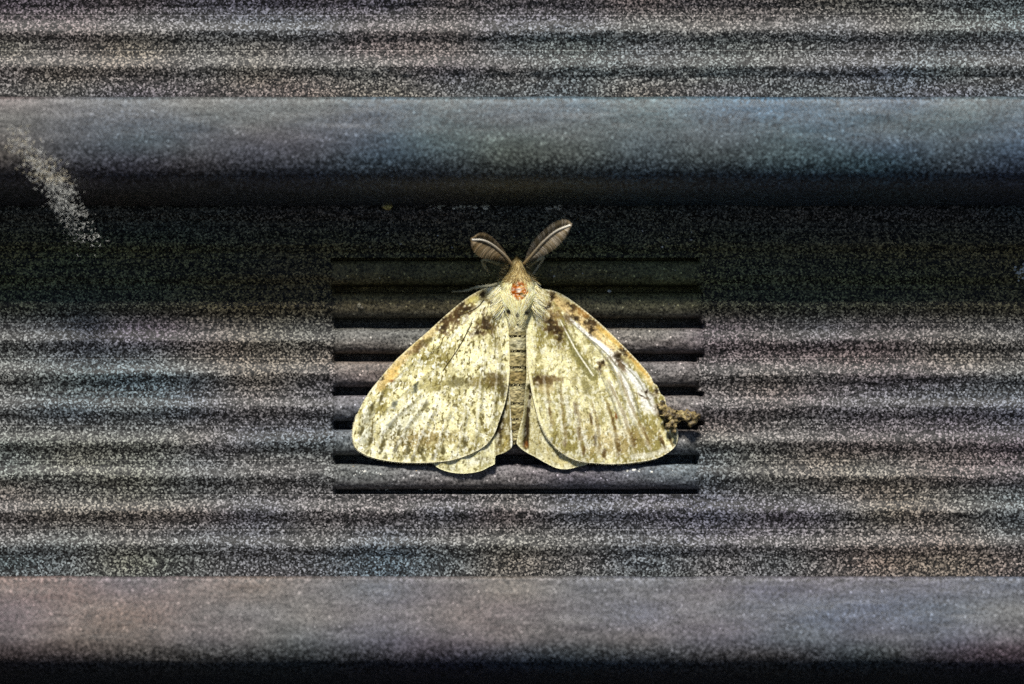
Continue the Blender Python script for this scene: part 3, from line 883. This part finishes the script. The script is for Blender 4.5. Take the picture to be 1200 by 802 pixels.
# ---- feathered antennae
def antenna(shaft, up, lo, tip_ext, barbcol):
    root = bpy.data.objects.new('antenna', None); COL.objects.link(root); root.parent = moth
    S = spline(shaft, 60); U = spline(up, 60); L = spline(lo, 60)
    P3 = W(S[:, 0], S[:, 1], S[:, 2] + .16)
    V, F = tube(P3, np.linspace(.2, .12, 60) * MM, 8)
    make_mesh('shaft', np.array(V), F, M_HAIR, root, R0, np.repeat(np.linspace(0, 1, 60)[:, None] * (lin((252, 246, 230)) - lin((190, 158, 100))) + lin((190, 158, 100)), 8, 0))
    for E in (U, L):
        st = []
        nb = 78
        for k in range(nb):
            t = (k + .5) / nb
            i = t * 59; f = int(i); fr = i - f
            a = S[f] * (1 - fr) + S[min(f + 1, 59)] * fr
            i2 = min(t * 1.0 + .02, 1) * 59; f2 = int(i2); fr2 = i2 - f2
            e = E[f2] * (1 - fr2) + E[min(f2 + 1, 59)] * fr2
            jl = 1 - .06 * rng.random()
            pts = []
            ax = S[min(f + 2, 59)] - S[max(f - 2, 0)]; ax = ax / (np.linalg.norm(ax) + 1e-9)
            for q in np.linspace(0, 1, 7):
                p = a * (1 - q * jl) + e * q * jl
                p = p + np.array([ax[0], ax[1], 0]) * (1.6 * math.sin(q * math.pi)) + np.array([0, 0, .25 * math.sin(q * math.pi) + .04 * (rng.random() - .5)])
                pts.append(p)
            pts = np.array(pts)
            c = lin(barbcol[rng.integers(len(barbcol))]) * (.7 + .5 * rng.random())
            st.append((W(pts[:, 0], pts[:, 1], pts[:, 2]), .000135, c))
        ribbon_set('barbs', st, root, stuff=True)
BC = [(126, 106, 76), (104, 88, 60), (150, 132, 104), (118, 96, 60), (84, 72, 48)]
antenna([(600.5, 311, 4.3), (591, 299, 5.3), (577, 287, 6.4), (565, 281.5, 7.3), (553, 281, 7.9)],
        [(600, 309, 4.3), (590, 292, 5.6), (580, 280.5, 6.8), (570, 273.5, 7.7), (562, 273, 8.1), (553.5, 279, 8.0)],
        [(599.5, 311, 4.2), (588, 307.5, 5.1), (576, 305, 6.0), (563, 302.5, 6.9), (554, 294.5, 7.5), (551.5, 286, 7.9), (552.5, 282, 7.9)], 0, BC)
antenna([(614, 309.5, 4.3), (625, 297, 5.3), (637, 283.5, 6.5), (652, 271, 7.7), (668.5, 264, 8.7)],
        [(614, 306, 4.3), (620, 290, 5.7), (630, 276, 6.9), (644, 264, 8.1), (656, 257.5, 8.7), (665, 257.5, 8.9), (669, 262, 8.7)],
        [(616, 310, 4.2), (626, 305, 5.1), (640, 299, 6.1), (653, 290, 7.2), (662, 280, 8.0), (668, 270.5, 8.6), (669, 265.5, 8.7)], 0, [(150, 134, 110), (124, 110, 86), (178, 166, 146), (128, 112, 82)])

# ------------------------------------------------------------------ crust of debris at the wing tip
def lump(px, py, d, rx, ry, rd, seed, n=22, k=14, rough=.5):
    V, F, C = [], [], []
    r2 = np.random.default_rng(seed)
    for i in range(k + 1):
        f = math.pi * i / k
        for j in range(n):
            t = 2 * math.pi * j / n
            x, y, z = math.sin(f) * math.cos(t), math.sin(f) * math.sin(t), math.cos(f)
            nn = 1 + rough * (float(fbm(np.array([x * 1.7 + z * 1.1 + seed]), np.array([y * 1.7 - z * .7 + 3]), 300 + seed % 7, 3)[0]) - .5) * 2
            V.append((px + rx * x * nn, py + ry * y * nn, d + rd * z * nn))
    V = np.array(V)
    for i in range(k):
        for j in range(n):
            F.append((i * n + j, i * n + (j + 1) % n, (i + 1) * n + (j + 1) % n, (i + 1) * n + j))
    return W(V[:, 0], V[:, 1], np.maximum(V[:, 2], .0)), F

def lumps(name, items, mat, label, cat, group=None, kind=None):
    V, F, C = [], [], []
    for (px, py, d, rx, ry, rd, seed, col) in items:
        v, f = lump(px, py, d, rx, ry, rd, seed, 14, 9)
        o = sum(len(q) for q in V)
        V.append(v); F += [tuple(a + o for a in q) for q in f]; C.append(np.tile(lin(col), (len(v), 1)) * (.35 + 1.1 * np.random.default_rng(seed).random((len(v), 1)) ** 1.5))
    V = np.vstack(V)
    org = V.mean(0); org[1] = 0
    o = make_mesh(name, V, F, mat, None, org, np.vstack(C))
    if label: o['label'] = label
    if cat: o['category'] = cat
    if group: o['group'] = group
    if kind: o['kind'] = kind
    return o
CR = [(104, 84, 48), (176, 152, 84), (84, 66, 38), (206, 190, 124), (140, 116, 62), (66, 52, 30)]
items = []
path = spline([(776, 474, 1.0), (784, 486, 1.3), (792, 487, 1.4), (802, 488, 1.5), (811, 489, 1.5), (817, 491, 1.3)], 17)
for i, p in enumerate(path):
    w = [3.5, 4, 4.6, 5, 5.4, 5, 4.6, 4.2, 4.6, 5, 5.4, 6.0, 6.6, 7, 6.8, 6, 4.4][i]
    items.append((p[0] + 1.5 * (rng.random() - .5), p[1] + 2.4 * (rng.random() - .5), p[2], w * .9, w * .85, w * .075, 11 + i, CR[1] if i > 12 and i % 2 else CR[i % 6]))
for i in range(60):
    p = path[rng.integers(len(path))]; q = path[min(len(path) - 1, 2)]
    if i % 3 == 0: p = np.array([786 + 5 * rng.normal(), 492 + 6 * rng.normal(), 1.3])
    r = 1.3 + 2.6 * rng.random()
    items.append((p[0] + 2.6 * rng.normal(), p[1] + 3.4 * rng.normal(), p[2] + .25 * rng.random(), r * 1.1, r * .85, r * .08, 200 + i, CR[rng.integers(6)]))
for i, (x, y) in enumerate([(788, 495), (791, 500), (786, 490), (794, 494), (797, 483), (806, 482), (814, 484), (820, 489), (809, 496), (782, 482), (790, 505)]):
    items.append((x, y, 1.5, 2.6, 2.6, .25, 60 + i, CR[(i * 2 + 1) % 6]))
crust = lumps('debris_crust', items, M_CRUST, 'crumbly brown and ochre crust of debris sticking out from the right wing tip', 'debris')

rm = crust.modifiers.new('fuse', 'REMESH'); rm.mode = 'VOXEL'; rm.voxel_size = .00011; rm.use_smooth_shade = True
tx = bpy.data.textures.new('crumble', 'CLOUDS'); tx.noise_scale = .00055; tx.noise_depth = 3
dm = crust.modifiers.new('crumble', 'DISPLACE'); dm.texture = tx; dm.strength = .00055; dm.mid_level = .55; dm.texture_coords = 'LOCAL'

# ------------------------------------------------------------------ crumbs and grit
lumps('crumb', [(454, 243, .4, 5.4, 3.4, .34, 101, (252, 226, 146)), (450, 241.5, .35, 2.8, 2.2, .2, 102, (226, 214, 190))], M_GRIT, 'small yellowish crumb on the dark shaded rib above the left wing', 'crumb')
lumps('crumb', [(421, 358, .35, 2.4, 3.2, .25, 103, (210, 200, 170)), (424, 361, .3, 2.2, 2, .2, 104, (150, 140, 120))], M_GRIT, 'pale crumb on the rib to the left of the left wing', 'crumb')
lumps('crumb', [(714, 341.5, .1, 2.2, 1.8, .2, 105, (236, 234, 220))], M_GRIT, 'tiny white crumb on the rib edge above the right wing', 'crumb')

def surface_d(py):
    for lo, c, hi in zip(mid_b[:-1], mid_c, mid_b[1:]):
        if lo <= py <= hi:
            return float(np.interp(py - c, [-20, -15, -13, -7, 0, 6, 11, 14.6, 20], [-4.5, -1.0, -.25, .1, .18, -.05, -.55, -1.6, -4.5]))
    return -4
items = []
V, F, C = [], [], []
def chip(px, py, r, col):
    d = surface_d(py)
    if d < -2: return
    n = len(V)
    c = np.array([px, py, d])
    a0 = rng.random() * 6.28
    k = 5
    for j in range(k):
        a = a0 + 2 * math.pi * j / k; q = r * (.6 + .7 * rng.random())
        V.append((px + q * math.cos(a) * 1.25, py + q * math.sin(a), d - .03))
    V.append((px + .3 * r * (rng.random() - .5), py - .2 * r, d + r * .06))
    for j in range(k):
        F.append((n + j, n + k, n + (j + 1) % k))
    C.extend([lin(col) * (.6 + .5 * rng.random())] * (k + 1))
edgec = [284, 321, 358.5, 400, 439, 479, 519, 559]
for i in range(900):
    c = edgec[rng.integers(len(edgec))]
    x = 394 + 424 * rng.random()
    low = rng.random() < .55
    y = c + (9 + 5 * rng.random() if low else -13 + 25 * rng.random())
    # clusters along the length
    if vnoise(np.array([x / 26.]), np.array([c / 3.]), 77)[0] < .42: continue
    pale = (232, 230, 222) if rng.random() < .8 else (206, 180, 138)
    chip(x, y, .5 + 1.0 * rng.random() ** 2.5, pale)
for x0, y0, n, sp in [(488, 327, 14, 7), (500, 327, 14, 6), (420, 329, 18, 24), (597, 267, 9, 5), (612, 266, 12, 6), (545, 242, 16, 14), (510, 243, 10, 14), (569, 243, 7, 3), (640, 242, 10, 22), (425, 554, 5, 2), (500, 571, 16, 18), (745, 551, 18, 14), (470, 570, 20, 30),
                      (690, 327, 18, 45), (640, 326, 10, 20), (455, 412, 14, 14)]:
    for i in range(n):
        chip(x0 + sp * rng.normal() * .6, y0 + 2.0 * rng.normal(), .8 + 1.5 * rng.random() ** 2, (244, 242, 232))
# patches of pale grit at the right-hand end of the board
for x0, y0, n, sp in [(1196, 315, 24, 5)]:
    for i in range(n):
        chip(x0 + sp * rng.normal() * .6, y0 + 8 * rng.normal(), .7 + 1.2 * rng.random(), (236, 236, 228))
Va = np.array(V)
g = make_mesh('pale_grit', W(Va[:, 0], Va[:, 1], Va[:, 2]), F, M_GRIT, board, B0, np.array(C))
g['kind'] = 'stuff'

# ------------------------------------------------------------------ lint under the upper ledge, left
def lint():
    st = []
    path = spline([(8, 158, 14.8), (26, 178, 14.8), (41, 197, 14.4), (58, 222, 12.5), (78, 254, 10.0), (94, 280, 8.0)], 60)
    org = W(50, 205, 2)
    for i in range(1000):
        t = np.clip(.52 + .27 * rng.normal(), 0, 1); k = int(t * 59)
        p = path[k] + np.array([8 + rng.normal() * 10, rng.normal() * 8, rng.normal() * .6])
        a = rng.normal() * 1.4 + 1.0; l = 1.5 + 6 * rng.random() ** 2
        cv = rng.normal() * .9
        pts = []
        for q in np.linspace(0, 1, 5):
            aa = a + cv * q
            pts.append((p[0] + math.cos(aa) * l * q, p[1] + math.sin(aa) * l * q, max(p[2] + .4 * math.sin(q * 3), .3)))
        pts = np.array(pts)
        c = lin((226, 216, 190) if p[1] < 215 and rng.random() < .5 else (222, 222, 216))
        st.append((W(pts[:, 0], pts[:, 1], pts[:, 2]), .000032, c))
    o = ribbon_set('lint_tuft', st, None, stuff=False)
    o.location = R0
    return o
lt = lint()
lt['label'] = 'wispy tuft of pale lint hanging slantwise under the upper ledge at the left edge'
lt['category'] = 'lint'
